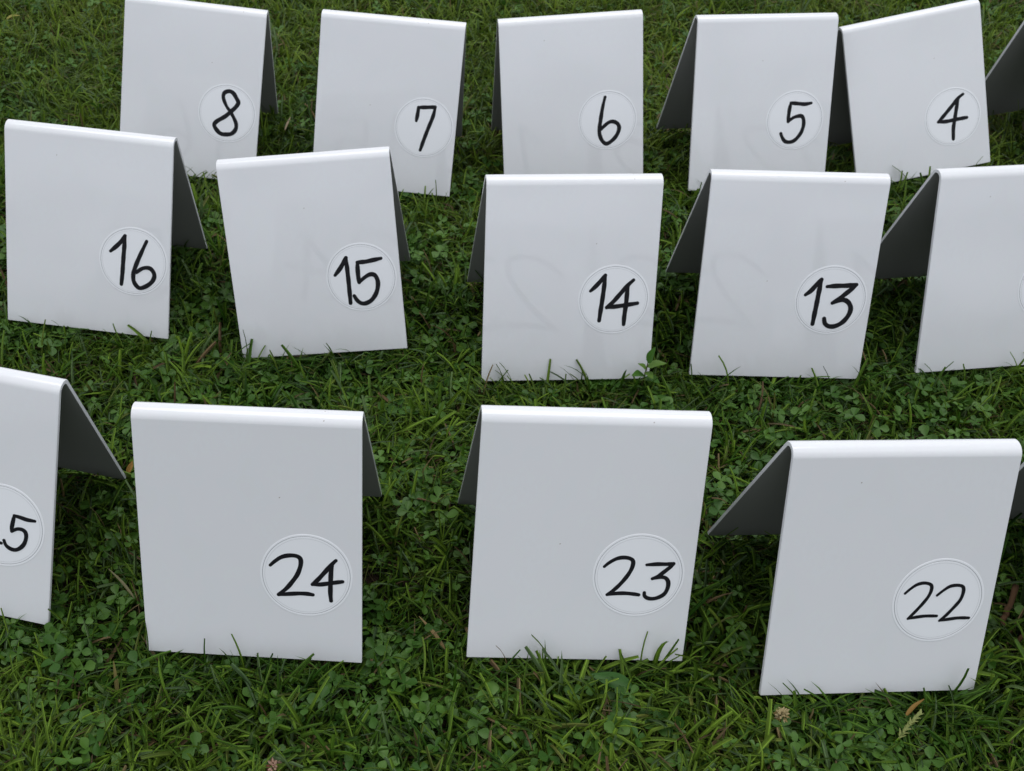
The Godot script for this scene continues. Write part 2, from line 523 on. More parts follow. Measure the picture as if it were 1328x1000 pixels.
# ------------------------------------------------------------------ ground
func level(x: float, z: float) -> float:      # height of the matted grass on which the signs rest
	var key := Vector2i(floori(x / 0.04), floori(z / 0.04))
	var fx := x / 0.04 - key.x
	var fz := z / 0.04 - key.y
	return lerpf(lerpf(level_at(key), level_at(key + Vector2i(1, 0)), fx), lerpf(level_at(key + Vector2i(0, 1)), level_at(key + Vector2i(1, 1)), fx), fz)


func level_at(key: Vector2i) -> float:
	if foot_grid.has(key):
		return foot_grid[key]
	var x := key.x * 0.04
	var z := key.y * 0.04
	var total := 0.12
	var sum := 0.0
	for f in feet:
		var d2 := (f.x - x) * (f.x - x) + (f.z - z) * (f.z - z)
		if d2 < 0.16:
			var w := exp(-d2 / 0.011)
			total += w
			sum += w * clampf(f.y, -0.03, 0.02)
	foot_grid[key] = sum / total
	return foot_grid[key]


func soil(x: float, z: float) -> float:
	return level(x, z) - SOIL_DEPTH + 0.004 * lumps.get_noise_2d(x, z) + 0.003 * lumps.get_noise_2d(x * 4.0, z * 4.0)


func ground_sheet() -> void:
	var xs := PackedFloat32Array([-70, -40, -20, -10, -6, -4, -3, -2.3])
	var x := -1.8
	while x < 2.61:
		xs.append(x); x += 0.02
	xs.append_array(PackedFloat32Array([3, 4, 6, 10, 20, 40, 70]))
	var zs := PackedFloat32Array([-70, -40, -20, -10, -7, -5, -4])
	var z := -3.4
	while z < 0.31:
		zs.append(z); z += 0.02
	zs.append_array(PackedFloat32Array([0.6, 1.2, 2, 4, 8, 16, 40, 70]))
	var st := SurfaceTool.new()
	st.begin(Mesh.PRIMITIVE_TRIANGLES)
	for j in zs.size():
		for i in xs.size():
			var edge := maxf(maxf(xs[i] - 2.2, -1.4 - xs[i]), maxf(-3.0 - zs[j], zs[j] - 0.1))
			st.set_color(Color(0.055, 0.043, 0.028).lerp(Color(0.032, 0.062, 0.014), smoothstep(0.0, 0.6, edge)))
			st.add_vertex(Vector3(xs[i], soil(xs[i], zs[j]), zs[j]))
	var w := xs.size()
	for j in zs.size() - 1:
		for i in w - 1:
			var a := j * w + i
			for v in [a, a + 1, a + w + 1, a, a + w + 1, a + w]:
				st.add_index(v)
	st.generate_normals()
	var m := plain(Color(1, 1, 1), 0.95)
	m.vertex_color_use_as_albedo = true
	m.metallic_specular = 0.2
	var nt := NoiseTexture2D.new()
	nt.width = 512; nt.height = 512; nt.seamless = true
	var n := FastNoiseLite.new()
	n.seed = 5; n.frequency = 0.03; n.fractal_octaves = 5
	nt.noise = n
	m.heightmap_enabled = true
	m.heightmap_texture = nt
	m.heightmap_scale = 0.6
	var nc := NoiseTexture2D.new()
	nc.width = 512; nc.height = 512; nc.seamless = true
	var n2 := FastNoiseLite.new()
	n2.seed = 8; n2.frequency = 0.02; n2.fractal_octaves = 5
	nc.noise = n2
	var ramp := Gradient.new()
	ramp.set_color(0, Color(0.62, 0.60, 0.58)); ramp.set_color(1, Color(1, 1, 1))
	nc.color_ramp = ramp
	m.albedo_texture = nc
	m.uv1_triplanar = true
	m.uv1_world_triplanar = true
	m.uv1_scale = Vector3(4.3, 4.3, 4.3)
	var o := part("ground", st.commit(), m, self)
	tag(o, "dark soil of the lawn under the grass", "ground", "", "structure")


# pixel of the 1328 x 1000 photograph at which a point shows, used to thin out what lies outside the frame
func seen_at(p: Vector3) -> Vector2:
	var q := cam_inv * p
	if q.z > -0.05:
		return Vector2(-9999, -9999)
	return Vector2(664.0 - shift_px.x + focal * q.x / -q.z, 500.0 - shift_px.y - focal * q.y / -q.z)


# does a blade through these points pass through a sheet?
func cuts_sheet(pts: Array) -> bool:
	var root: Vector3 = pts[0]
	var key := Vector2i(floori(root.x / 0.05), floori(root.z / 0.05))
	if not sign_cells.has(key):
		return false
	for k in sign_cells[key]:
		var inv: Transform3D = sign_frames[k][0]
		var h: float = sign_frames[k][1]
		var before: Vector3
		for i in pts.size():
			var p: Vector3 = inv * pts[i]
			if i > 0 and absf(p.x) < SHEET_WIDTH / 2 + 0.004:
				for side: float in [1.0, -1.0]:
					var d0: float = before.z * side * cos(h) + before.y * sin(h)
					var d1: float = p.z * side * cos(h) + p.y * sin(h)
					if maxf(d0, d1) > -SHEET_THICK - 0.0006 and minf(d0, d1) < 0.0006:
						var low := maxf(before.y, p.y)
						if low > -SHEET_LENGTH * cos(h) - 0.001 and (p.z * side > 0.0 or before.z * side > 0.0):
							return true
			before = p
	return false


# ------------------------------------------------------------------ grass
# one blade of length 1 and half width 1: grows up, bends towards +z; v-folded
func blade_mesh(lean: float, bend: float, kink: float, twist: float, segments := 6, mown := false) -> ArrayMesh:
	var st := SurfaceTool.new()
	st.begin(Mesh.PRIMITIVE_TRIANGLES)
	var p := Vector3.ZERO
	var a := lean
	for i in segments + 1:
		var f := float(i) / segments
		var wide := (0.62 + 0.38 * smoothstep(0.0, 0.3, f)) * (1.0 - (0.35 if mown else 1.0) * pow(f, 3.2)) + 0.015
		var dir := Vector3(0, cos(a), sin(a))
		var up := Vector3(0, sin(a), -cos(a))           # the blade's upper face
		var side := Vector3(1, 0, 0).rotated(dir, twist * f)
		var nn := up.rotated(dir, twist * f)
		var tone := 0.97 + 0.06 * f
		for e in [-1.0, 0.0, 1.0]:
			if mown and i == segments: st.set_color(Color(2.6, 1.5, 3.0))
			else: st.set_color(Color(tone, tone, tone) if e != 0.0 else Color(tone * 1.18, tone * 1.15, tone * 1.15))
			# width is kept apart from length: x is scaled by the half width, so the fold's depth is put into x only through the twist
			st.set_normal((nn + side * e * 0.45).normalized())
			st.add_vertex(Vector3(side.x * e * wide, 0, 0) + p + nn * (0.010 * wide * absf(e)))
		var step := 1.0 / segments
		a += bend * step * (0.5 + f)
		if i == int(segments * 0.55):
			a += kink
		p += Vector3(0, cos(a), sin(a)) * step
	for i in segments:
		for e in 2:
			var q := i * 3 + e
			for v in [q, q + 4, q + 3, q, q + 1, q + 4]:
				st.add_index(v)
	return st.commit()


func put_copy(buf: PackedFloat32Array, at: int, b: Basis, o: Vector3, c: Color) -> void:
	buf[at] = b.x.x; buf[at + 1] = b.y.x; buf[at + 2] = b.z.x; buf[at + 3] = o.x
	buf[at + 4] = b.x.y; buf[at + 5] = b.y.y; buf[at + 6] = b.z.y; buf[at + 7] = o.y
	buf[at + 8] = b.x.z; buf[at + 9] = b.y.z; buf[at + 10] = b.z.z; buf[at + 11] = o.z
	buf[at + 12] = c.r; buf[at + 13] = c.g; buf[at + 14] = c.b; buf[at + 15] = 1.0


func scatter(called: String, mesh: Mesh, mat: Material, buf: PackedFloat32Array, parent: Node3D) -> void:
	if buf.size() == 0:
		return
	var mm := MultiMesh.new()
	mm.transform_format = MultiMesh.TRANSFORM_3D
	mm.use_colors = true
	mm.mesh = mesh
	mm.instance_count = buf.size() / 16
	mm.buffer = buf
	var o := MultiMeshInstance3D.new()
	o.name = called
	o.multimesh = mm
	o.material_override = mat
	o.set_meta("kind", "stuff")
	parent.add_child(o, true)


func grass() -> void:
	var root := Node3D.new()
	root.name = "grass"
	add_child(root)
	tag(root, "short green lawn grass growing between and in front of the signs", "grass", "", "stuff")
	var shapes := [[0.10, 0.5, 0.0, 0.2], [0.25, 0.9, 0.0, -0.3], [0.45, 0.8, 0.0, 0.4], [0.3, 1.5, 0.0, -0.2], [0.7, 0.9, 0.0, 0.6], [0.6, 1.5, 0.0, -0.5], [0.2, 0.6, 0.9, 0.3], [0.9, 0.7, 0.0, -0.7], [0.8, 0.5, 0.6, 0.4], [1.1, 0.6, -0.3, 0.8]]
	var ends := []                                       # mid and tip of each shape, for the test against the sheets
	var meshes := []
	var bufs: Array[PackedFloat32Array] = []
	var used := PackedInt32Array()
	for s in shapes:
		var m := blade_mesh(s[0], s[1], s[2], s[3], 6, s[0] < 0.27)
		meshes.append(m)
		var v: PackedVector3Array = m.surface_get_arrays(0)[Mesh.ARRAY_VERTEX]
		ends.append([v[7], v[13], v[19]])
		var b := PackedFloat32Array()
		b.resize(110000 * 16)
		bufs.append(b)
		used.append(0)
	var cell := 0.02
	var iz := -3.3
	while iz < -0.15:
		var ix := -1.6
		while ix < 2.4:
			var px := seen_at(Vector3(ix, 0, iz))
			var out := maxf(maxf(-px.x, px.x - 1328), maxf(-px.y, px.y - 1000))
			var want := 26.0 if out < 60 else 16.0 if out < 260 else 6.0
			# thinner where clover grows, bare here and there
			var cl := clumps.get_noise_2d(ix, iz)
			want *= 1.0 - 0.35 * smoothstep(0.1, 0.5, cl)
			want *= 1.0 - 0.55 * smoothstep(0.22, 0.5, clumps.get_noise_2d(ix * 1.6 + 31.0, iz * 1.6))
			var tone := patches.get_noise_2d(ix + 5.0, iz)
			var fine := smoothstep(-0.2, 0.4, patches.get_noise_2d(ix, iz + 9.0)) 
			var far := smoothstep(-1.2, -1.9, iz)
			fine = clampf(fine + 0.4 * far, 0.0, 1.0)
			var wind := TAU * patches.get_noise_2d(ix * 1.7 - 4.0, iz * 1.7)
			var count := int(want) + (1 if rng.randf() < want - int(want) else 0)
			for i in count:
				var x := ix + rng.randf() * cell
				var z := iz + rng.randf() * cell
				var k := rng.randi() % 10
				var length := lerpf(0.032, 0.070, pow(rng.randf(), 1.3)) * (1.0 - 0.12 * fine)
				var half := lerpf(0.0010, 0.0028, pow(rng.randf(), 1.4)) * (1.0 - 0.22 * fine)
				var yaw := rng.randf() * TAU if rng.randf() < 0.6 else wind + rng.randfn(0.0, 0.7)
				var tilt := rng.randfn(0.28, 0.34)
				var b := Basis(Vector3.UP, yaw) * Basis(Vector3.RIGHT, tilt) * Basis(Vector3.BACK, rng.randfn(0.0, 0.2))
				b = Basis(b.x * half, b.y * length, b.z * length)
				var o := Vector3(x, soil(x, z) - 0.001, z)
				if k < 7 and rng.randf() < 0.3:
					k = 7 + rng.randi() % 3
				var e: Array = ends[k]
				if cuts_sheet([o, o + b * e[0], o + b * e[1], o + b * e[2]]):
					continue
				# colour of the blade itself
				var t := clampf(pow(rng.randf(), 1.35) * 0.9 + 0.35 * tone + 0.08, 0.0, 1.0)
				var c := Color(0.034, 0.108, 0.008).lerp(Color(0.215, 0.365, 0.036), t)
				c = c.lerp(Color(0.26, 0.35, 0.042), clampf(0.6 * far + 0.5 * tone, 0.0, 0.85) * rng.randf_range(0.2, 1.0))
				var luck := rng.randf()
				if luck < 0.035:
					c = Color(0.34, 0.26, 0.12).lerp(Color(0.16, 0.10, 0.05), rng.randf())
				elif luck < 0.12:
					c = c.lerp(Color(0.17, 0.17, 0.045), rng.randf() * 0.8)
				elif luck < 0.24:
					c = c.lerp(Color(0.13, 0.20, 0.10), 0.7)
				if used[k] < 110000:
					put_copy(bufs[k], used[k] * 16, b, o, c)
					used[k] += 1
			ix += cell
		iz += cell
	# grass left standing along the front edges of the signs
	for s in SIGNS:
		var f := sign_frame(s)
		var h: float = deg_to_rad(s.h)
		for i in 620:
			var u := rng.randf_range(-0.11, 0.11)
			var foot := f * Vector3(u, -SHEET_LENGTH * cos(h), SHEET_LENGTH * sin(h) + rng.randf_range(0.001, 0.022))
			if lumps.get_noise_2d(foot.x * 3.0, foot.z * 0.7 + 50.0) < rng.randf_range(-0.28, 0.42):
				continue
			var k := 2 + rng.randi() % 5
			var e: Array = ends[k]
			var o := Vector3(foot.x, soil(foot.x, foot.z) - 0.001, foot.z)
			for tries in 5:
				var b := Basis(Vector3.UP, rng.randf_range(-PI, PI)) * Basis(Vector3.RIGHT, rng.randfn(0.05, 0.2)) * Basis(Vector3.BACK, rng.randfn(0.0, 0.25))
				var half := rng.randf_range(0.0007, 0.0017)
				var length := rng.randf_range(0.028, 0.060)
				b = Basis(b.x * half, b.y * length, b.z * length)
				if cuts_sheet([o, o + b * e[0], o + b * e[1], o + b * e[2]]):
					continue
				put_copy(bufs[k], used[k] * 16, b, o, Color(0.040, 0.122, 0.009).lerp(Color(0.14, 0.29, 0.032), rng.randf()))
				used[k] += 1
				break
	for k in meshes.size():
		bufs[k].resize(used[k] * 16)
		scatter("grass_blade", meshes[k], plant, bufs[k], root)
	print("blades ", used)


# ------------------------------------------------------------------ clover
# three leaflets on a stalk; origin at the stalk's foot, leaf about 1 across and 1 above the foot
func clover_mesh(seed_no: int) -> ArrayMesh:
	var r := RandomNumberGenerator.new()
	r.seed = seed_no
	var st := SurfaceTool.new()
	st.begin(Mesh.PRIMITIVE_TRIANGLES)
	var base := 0
	var hub := Vector3(0.25 * r.randf_range(-1, 1), 1.0, 0.45 * r.randf_range(0.3, 1))
	# stalk: a thin three-sided tube
	for i in 5:
		var f := i / 4.0
		var c := Vector3(hub.x * f * f, hub.y * f, hub.z * f * f)
		for k in 3:
			var d := Vector3(cos(k * TAU / 3), 0, sin(k * TAU / 3))
			st.set_color(Color(0.9, 0.85, 0.7)); st.set_normal(d); st.add_vertex(c + d * 0.028)
	for i in 4:
		for k in 3:
			var a := i * 3 + k
			var b := i * 3 + (k + 1) % 3
			for v in [a, b + 3, a + 3, a, b, b + 3]:
				st.add_index(v)
	base = 15
	var tip := Basis(Vector3.RIGHT, r.randf_range(-0.3, 0.6)) * Basis(Vector3.BACK, r.randf_range(-0.45, 0.45))
	var rows := [0.0, 0.2, 0.42, 0.56, 0.72, 0.88, 1.0]
	var wide := [0.03, 0.17, 0.31, 0.36, 0.37, 0.27, 0.06]
	for leaf in 3:
		var turn := Basis(Vector3.UP, leaf * TAU / 3 + r.randf_range(-0.2, 0.2))
		var droop := r.randf_range(-0.35, 0.25)
		var fold := r.randf_range(0.15, 0.5)
		var size := r.randf_range(0.52, 0.66)
		for i in 7:
			var f: float = rows[i]
			for e in 5:
				var s := (e - 2) / 2.0
				var notch := 0.05 if i == 6 and e == 2 else 0.0
				var p := Vector3(s * wide[i], absf(s) * wide[i] * fold - droop * f * f * 0.6, f - notch - 0.07 * s * s * f)
				var n := Vector3(-signf(s) * fold * 0.8, 1.0, droop * f)
				var pale := 1.0
				if i == 3 and absf(s) < 0.8: pale = 2.3
				if i == 2 and absf(s) > 0.4: pale = 1.7
				if e == 2: pale *= 1.12
				st.set_color(Color(pale * 1.08, pale, pale * 1.25))
				st.set_normal((tip * turn * n).normalized())
				st.add_vertex(hub + tip * (turn * (p * size)))
		for i in 6:
			for e in 4:
				var q := base + i * 5 + e
				for v in [q, q + 6, q + 5, q, q + 1, q + 6]:
					st.add_index(v)
		base += 35
	return st.commit()


func clover() -> void:
	var root := Node3D.new()
	root.name = "clover"
	add_child(root)
	tag(root, "low clover with round three part leaves growing through the lawn", "clover")
	var meshes := []
	var bufs: Array[PackedFloat32Array] = []
	for k in 8:
		meshes.append(clover_mesh(500 + k))
		bufs.append(PackedFloat32Array())
	var leaf_mats := []
	for k in 5:
		var m: StandardMaterial3D = plant.duplicate()
		m.albedo_color = Color(0.030, 0.088, 0.009).lerp(Color(0.070, 0.155, 0.020), k / 4.0).linear_to_srgb()
		m.roughness = 0.5
		leaf_mats.append(m)
	var near := []
	var found := []
	for i in 90000:
		var x := rng.randf_range(-1.6, 2.4)
		var z := rng.randf_range(-3.2, -0.2)
		var px := seen_at(Vector3(x, 0, z))
		var out := maxf(maxf(-px.x, px.x - 1328), maxf(-px.y, px.y - 1000))
		if out > 300:
			continue
		var cl := clumps.get_noise_2d(x, z) + 0.25 * clumps.get_noise_2d(x * 3.0 + 7.0, z * 3.0)
		var chance := 0.22 + 0.75 * smoothstep(-0.1, 0.4, cl)
		chance *= 1.0 - 0.75 * smoothstep(-1.35, -2.0, z)
		if rng.randf() > chance:
			continue
		var tall := rng.randf_range(0.012, 0.029)
		var size := rng.randf_range(0.013, 0.026) 
		if rng.randf() < 0.3: size *= 0.7
		var b := Basis(Vector3.UP, rng.randf() * TAU) * Basis(Vector3.RIGHT, rng.randfn(0.0, 0.3)) * Basis(Vector3.BACK, rng.randfn(0.0, 0.25))
		b = Basis(b.x * size, b.y * tall, b.z * size)
		var o := Vector3(x, soil(x, z), z)
		var top := o + b * Vector3(0, 1, 0.3)
		if cuts_sheet([o, top]) or cuts_sheet([top + Vector3(-size, 0, 0), top + Vector3(size, 0, 0)]) or cuts_sheet([top + Vector3(0, 0, -size), top + Vector3(0, 0, size)]):
			continue
		var k := rng.randi() % 8
		var t := rng.randf()
		var shown := size / maxf(0.2, -(cam_inv * o).z) if out < 0 else 0.0
		found.append([shown, k, b, o, t])
	found.sort_custom(func(a, b): return a[0] > b[0])
	for i in found.size():
		var f: Array = found[i]
		if i < 300:
			var leaf := part("clover_leaf", meshes[f[1]], leaf_mats[int(f[4] * 4.99)], root)
			leaf.transform = Transform3D(f[2], f[3])
		else:
			var c := Color(0.030, 0.088, 0.009).lerp(Color(0.070, 0.155, 0.020), f[4])
			var one := PackedFloat32Array()
			one.resize(16)
			put_copy(one, 0, f[2], f[3], c)
			bufs[f[1]].append_array(one)
	var soft: StandardMaterial3D = plant.duplicate()
	soft.roughness = 0.5
	for k in 8:
		scatter("clover_leaf", meshes[k], soft, bufs[k], root)
	print("clover ", found.size())


# ------------------------------------------------------------------ dead bits on the soil
func litter() -> void:
	var root := Node3D.new()
	root.name = "thatch"
	add_child(root)
	tag(root, "dry straw and dead clippings lying between the grass blades", "thatch", "", "stuff")
	var meshes := [blade_mesh(1.45, 0.15, 0.0, 0.5, 4), blade_mesh(1.3, 0.5, 0.0, -0.8, 4), blade_mesh(1.2, 0.2, 0.6, 1.5, 4)]
	var bufs: Array[PackedFloat32Array] = [PackedFloat32Array(), PackedFloat32Array(), PackedFloat32Array()]
	for i in 26000:
		var x := rng.randf_range(-1.5, 2.3)
		var z := rng.randf_range(-3.1, -0.25)
		var px := seen_at(Vector3(x, 0, z))
		if px.x < -250 or px.x > 1580 or px.y < -200 or px.y > 1250:
			continue
		var length := rng.randf_range(0.012, 0.05)
		var half := rng.randf_range(0.0004, 0.0011)
		var b := Basis(Vector3.UP, rng.randf() * TAU) * Basis(Vector3.RIGHT, rng.randfn(0.0, 0.15))
		b = Basis(b.x * half, b.y * length, b.z * length)
		var o := Vector3(x, soil(x, z) + rng.randf_range(0.001, 0.012) + (0.010 if rng.randf() < 0.08 else 0.0), z)
		if cuts_sheet([o, o + b * Vector3(0, 0.1, 1)]):
			continue
		var c := Color(0.25, 0.20, 0.10).lerp(Color(0.085, 0.055, 0.03), pow(rng.randf(), 0.7))
		var k := rng.randi() % 3
		var one := PackedFloat32Array()
		one.resize(16)
		put_copy(one, 0, b, o, c)
		bufs[k].append_array(one)
	for k in 3:
		scatter("straw", meshes[k], straw_mat, bufs[k], root)


func thing(called: String, label: String, category: String, at: Vector3, group := "") -> Node3D:
	var o := Node3D.new()
	o.name = called
	o.position = at
	add_child(o, true)
	tag(o, label, category, group)
	return o


func tinted(linear: Color, rough := 0.5, leafy := true) -> StandardMaterial3D:
	var m: StandardMaterial3D = (plant if leafy else straw_mat).duplicate()
	m.albedo_color = linear.linear_to_srgb()
	m.roughness = rough
	return m


# a bent tube through points, with a radius at each
func tube(points: Array, radii: Array, sides := 7, rough := 0.0) -> ArrayMesh:
	var st := SurfaceTool.new()
	st.begin(Mesh.PRIMITIVE_TRIANGLES)
	var n := points.size()
	for i in n:
		var dir: Vector3 = (points[mini(i + 1, n - 1)] - points[maxi(i - 1, 0)]).normalized()
		var a := dir.cross(Vector3(0.31, 0.2, 0.93)).normalized()
		var b := dir.cross(a)
		for k in sides:
			var ang := k * TAU / sides
			var d := a * cos(ang) + b * sin(ang)
			st.set_color(Color.WHITE * (0.85 + 0.3 * rng.randf()))
			st.set_normal(d)
			st.add_vertex(points[i] + d * radii[i] * (1.0 + rough * rng.randf_range(-1, 1)))
	for i in n - 1:
		for k in sides:
			var p := i * sides + k
			var q := i * sides + (k + 1) % sides
			for v in [p, p + sides, q + sides, p, q + sides, q]:
				st.add_index(v)
	return st.commit()


# a leaf lying along +z from its stalk, 1 long when length is 1; upper face +y
func leaf_mesh(length: float, wide: float, fold: float, arch: float, point := 1.6) -> ArrayMesh:
	var st := SurfaceTool.new()
	st.begin(Mesh.PRIMITIVE_TRIANGLES)
	var rows := 9
	for i in rows:
		var f := float(i) / (rows - 1)
		var w := wide / 2 * pow(sin(PI * pow(f, 0.75)), 0.8) * (1.0 - 0.3 * pow(f, point)) + 0.0003
		for e in 5:
			var s := (e - 2) / 2.0
			var wave := 0.06 * wide * sin(f * 9.0 + s * 3.0) * absf(s)
			st.set_color(Color.WHITE * (1.25 if e == 2 else 1.0 - 0.08 * (i % 2)))
			st.set_normal(Vector3(-signf(s) * fold * 0.8, 1.0, -arch * (1.0 - 2.0 * f)).normalized())
			st.add_vertex(Vector3(s * w, absf(s) * w * fold + arch * length * f * (1.0 - f) + wave, f * length))
	for i in rows - 1:
		for e in 4:
			var q := i * 5 + e
			for v in [q, q + 6, q + 5, q, q + 1, q + 6]:
				st.add_index(v)
	return st.commit()


func turned(mesh: Mesh, called: String, m: Material, parent: Node3D, at: Vector3, yaw: float, pitch := 0.0, roll := 0.0) -> MeshInstance3D:
	var o := part(called, mesh, m, parent)
	o.transform = Transform3D(Basis.from_euler(Vector3(pitch, yaw, roll), EULER_ORDER_YXZ), at)
	return o


func flower(label: String, at: Vector3, size: float, lively: Color, faded: Color, lean: Vector3) -> void:
	var foot := Vector3(at.x, soil(at.x, at.z), at.z) - lean
	var o := thing("clover_flower", label, "flower", foot, "")
	var top := at - foot
	part("stem", tube([Vector3.ZERO, top * 0.5 + Vector3(0.002, 0.002, 0), top], [0.0008, 0.0008, 0.0009], 5), tinted(Color(0.05, 0.11, 0.02)), o)
	var st := SurfaceTool.new()
	st.begin(Mesh.PRIMITIVE_TRIANGLES)
	for i in 46:
		var up := 1.0 - 1.5 * (i + 0.5) / 46.0
		var ang := i * 2.399963
		var d := Vector3(cos(ang) * sqrt(1.0 - up * up), up, sin(ang) * sqrt(1.0 - up * up))
		d = (d + Vector3(rng.randf_range(-0.2, 0.2), rng.randf_range(-0.9, 0.0) if i > 16 else 0.0, rng.randf_range(-0.2, 0.2))).normalized()
		var side := d.cross(Vector3(0.2, 1, 0.1)).normalized() * size * 0.085
		var over := side.cross(d).normalized() * size * 0.085
		var c := lively if rng.randf() < (0.75 if i < 20 else 0.3) else faded
		var base := top + d * size * 0.10
		var end := top + d * size * rng.randf_range(0.42, 0.55)
		var mid := (base + end) / 2 + over * 0.4
		for k in 4:
			var ring := [side, over, -side, -over]
			var p: Vector3 = ring[k]
			var q: Vector3 = ring[(k + 1) % 4]
			for tri in [[base + p * 0.3, mid + p, mid + q], [base + p * 0.3, mid + q, base + q * 0.3], [mid + p, end + p * 0.35, end + q * 0.35], [mid + p, end + q * 0.35, mid + q]]:
				var nn: Vector3 = (tri[2] - tri[0]).cross(tri[1] - tri[0]).normalized()
				var flip: bool = nn.dot(p + q) < 0.0
				for v in ([tri[0], tri[2], tri[1]] if flip else tri):
					st.set_color(c)
					st.set_normal(-nn if flip else nn)
					st.add_vertex(v)
	part("florets", st.commit(), tinted(Color.WHITE, 0.6), o).set_meta("kind", "stuff")


func twig(label: String, a: Vector3, b: Vector3, r: float) -> void:
	var o := thing("twig", label, "twig", b, "twigs beside sign 22")
	var pts := []
	var radii := []
	for i in 8:
		var f := i / 7.0
		pts.append((a - b) * f + Vector3(rng.randf_range(-1, 1), rng.randf_range(-1, 1), rng.randf_range(-1, 1)) * 0.0012)
		radii.append(r * (0.85 + 0.2 * f + rng.randf_range(-0.08, 0.08)))
	part("bark", tube(pts, radii, 8, 0.08), tinted(Color(0.075, 0.042, 0.022), 0.85, false), o)
	var st := SurfaceTool.new()
	st.begin(Mesh.PRIMITIVE_TRIANGLES)
	var dir := (a - b).normalized()
	var u := dir.cross(Vector3.UP).normalized()
	var v := u.cross(dir)
	for k in 8:
		var p := u * cos(k * TAU / 8) + v * sin(k * TAU / 8)
		var q := u * cos((k + 1) * TAU / 8) + v * sin((k + 1) * TAU / 8)
		for w in [dir * 0.0006, p * r * 0.95, q * r * 0.95]:
			st.set_normal(dir); st.set_color(Color.WHITE)
			st.add_vertex(pts[7] + dir * 0.0004 + w)
	part("cut_end", st.commit(), tinted(Color(0.42, 0.33, 0.2), 0.8, false), o)


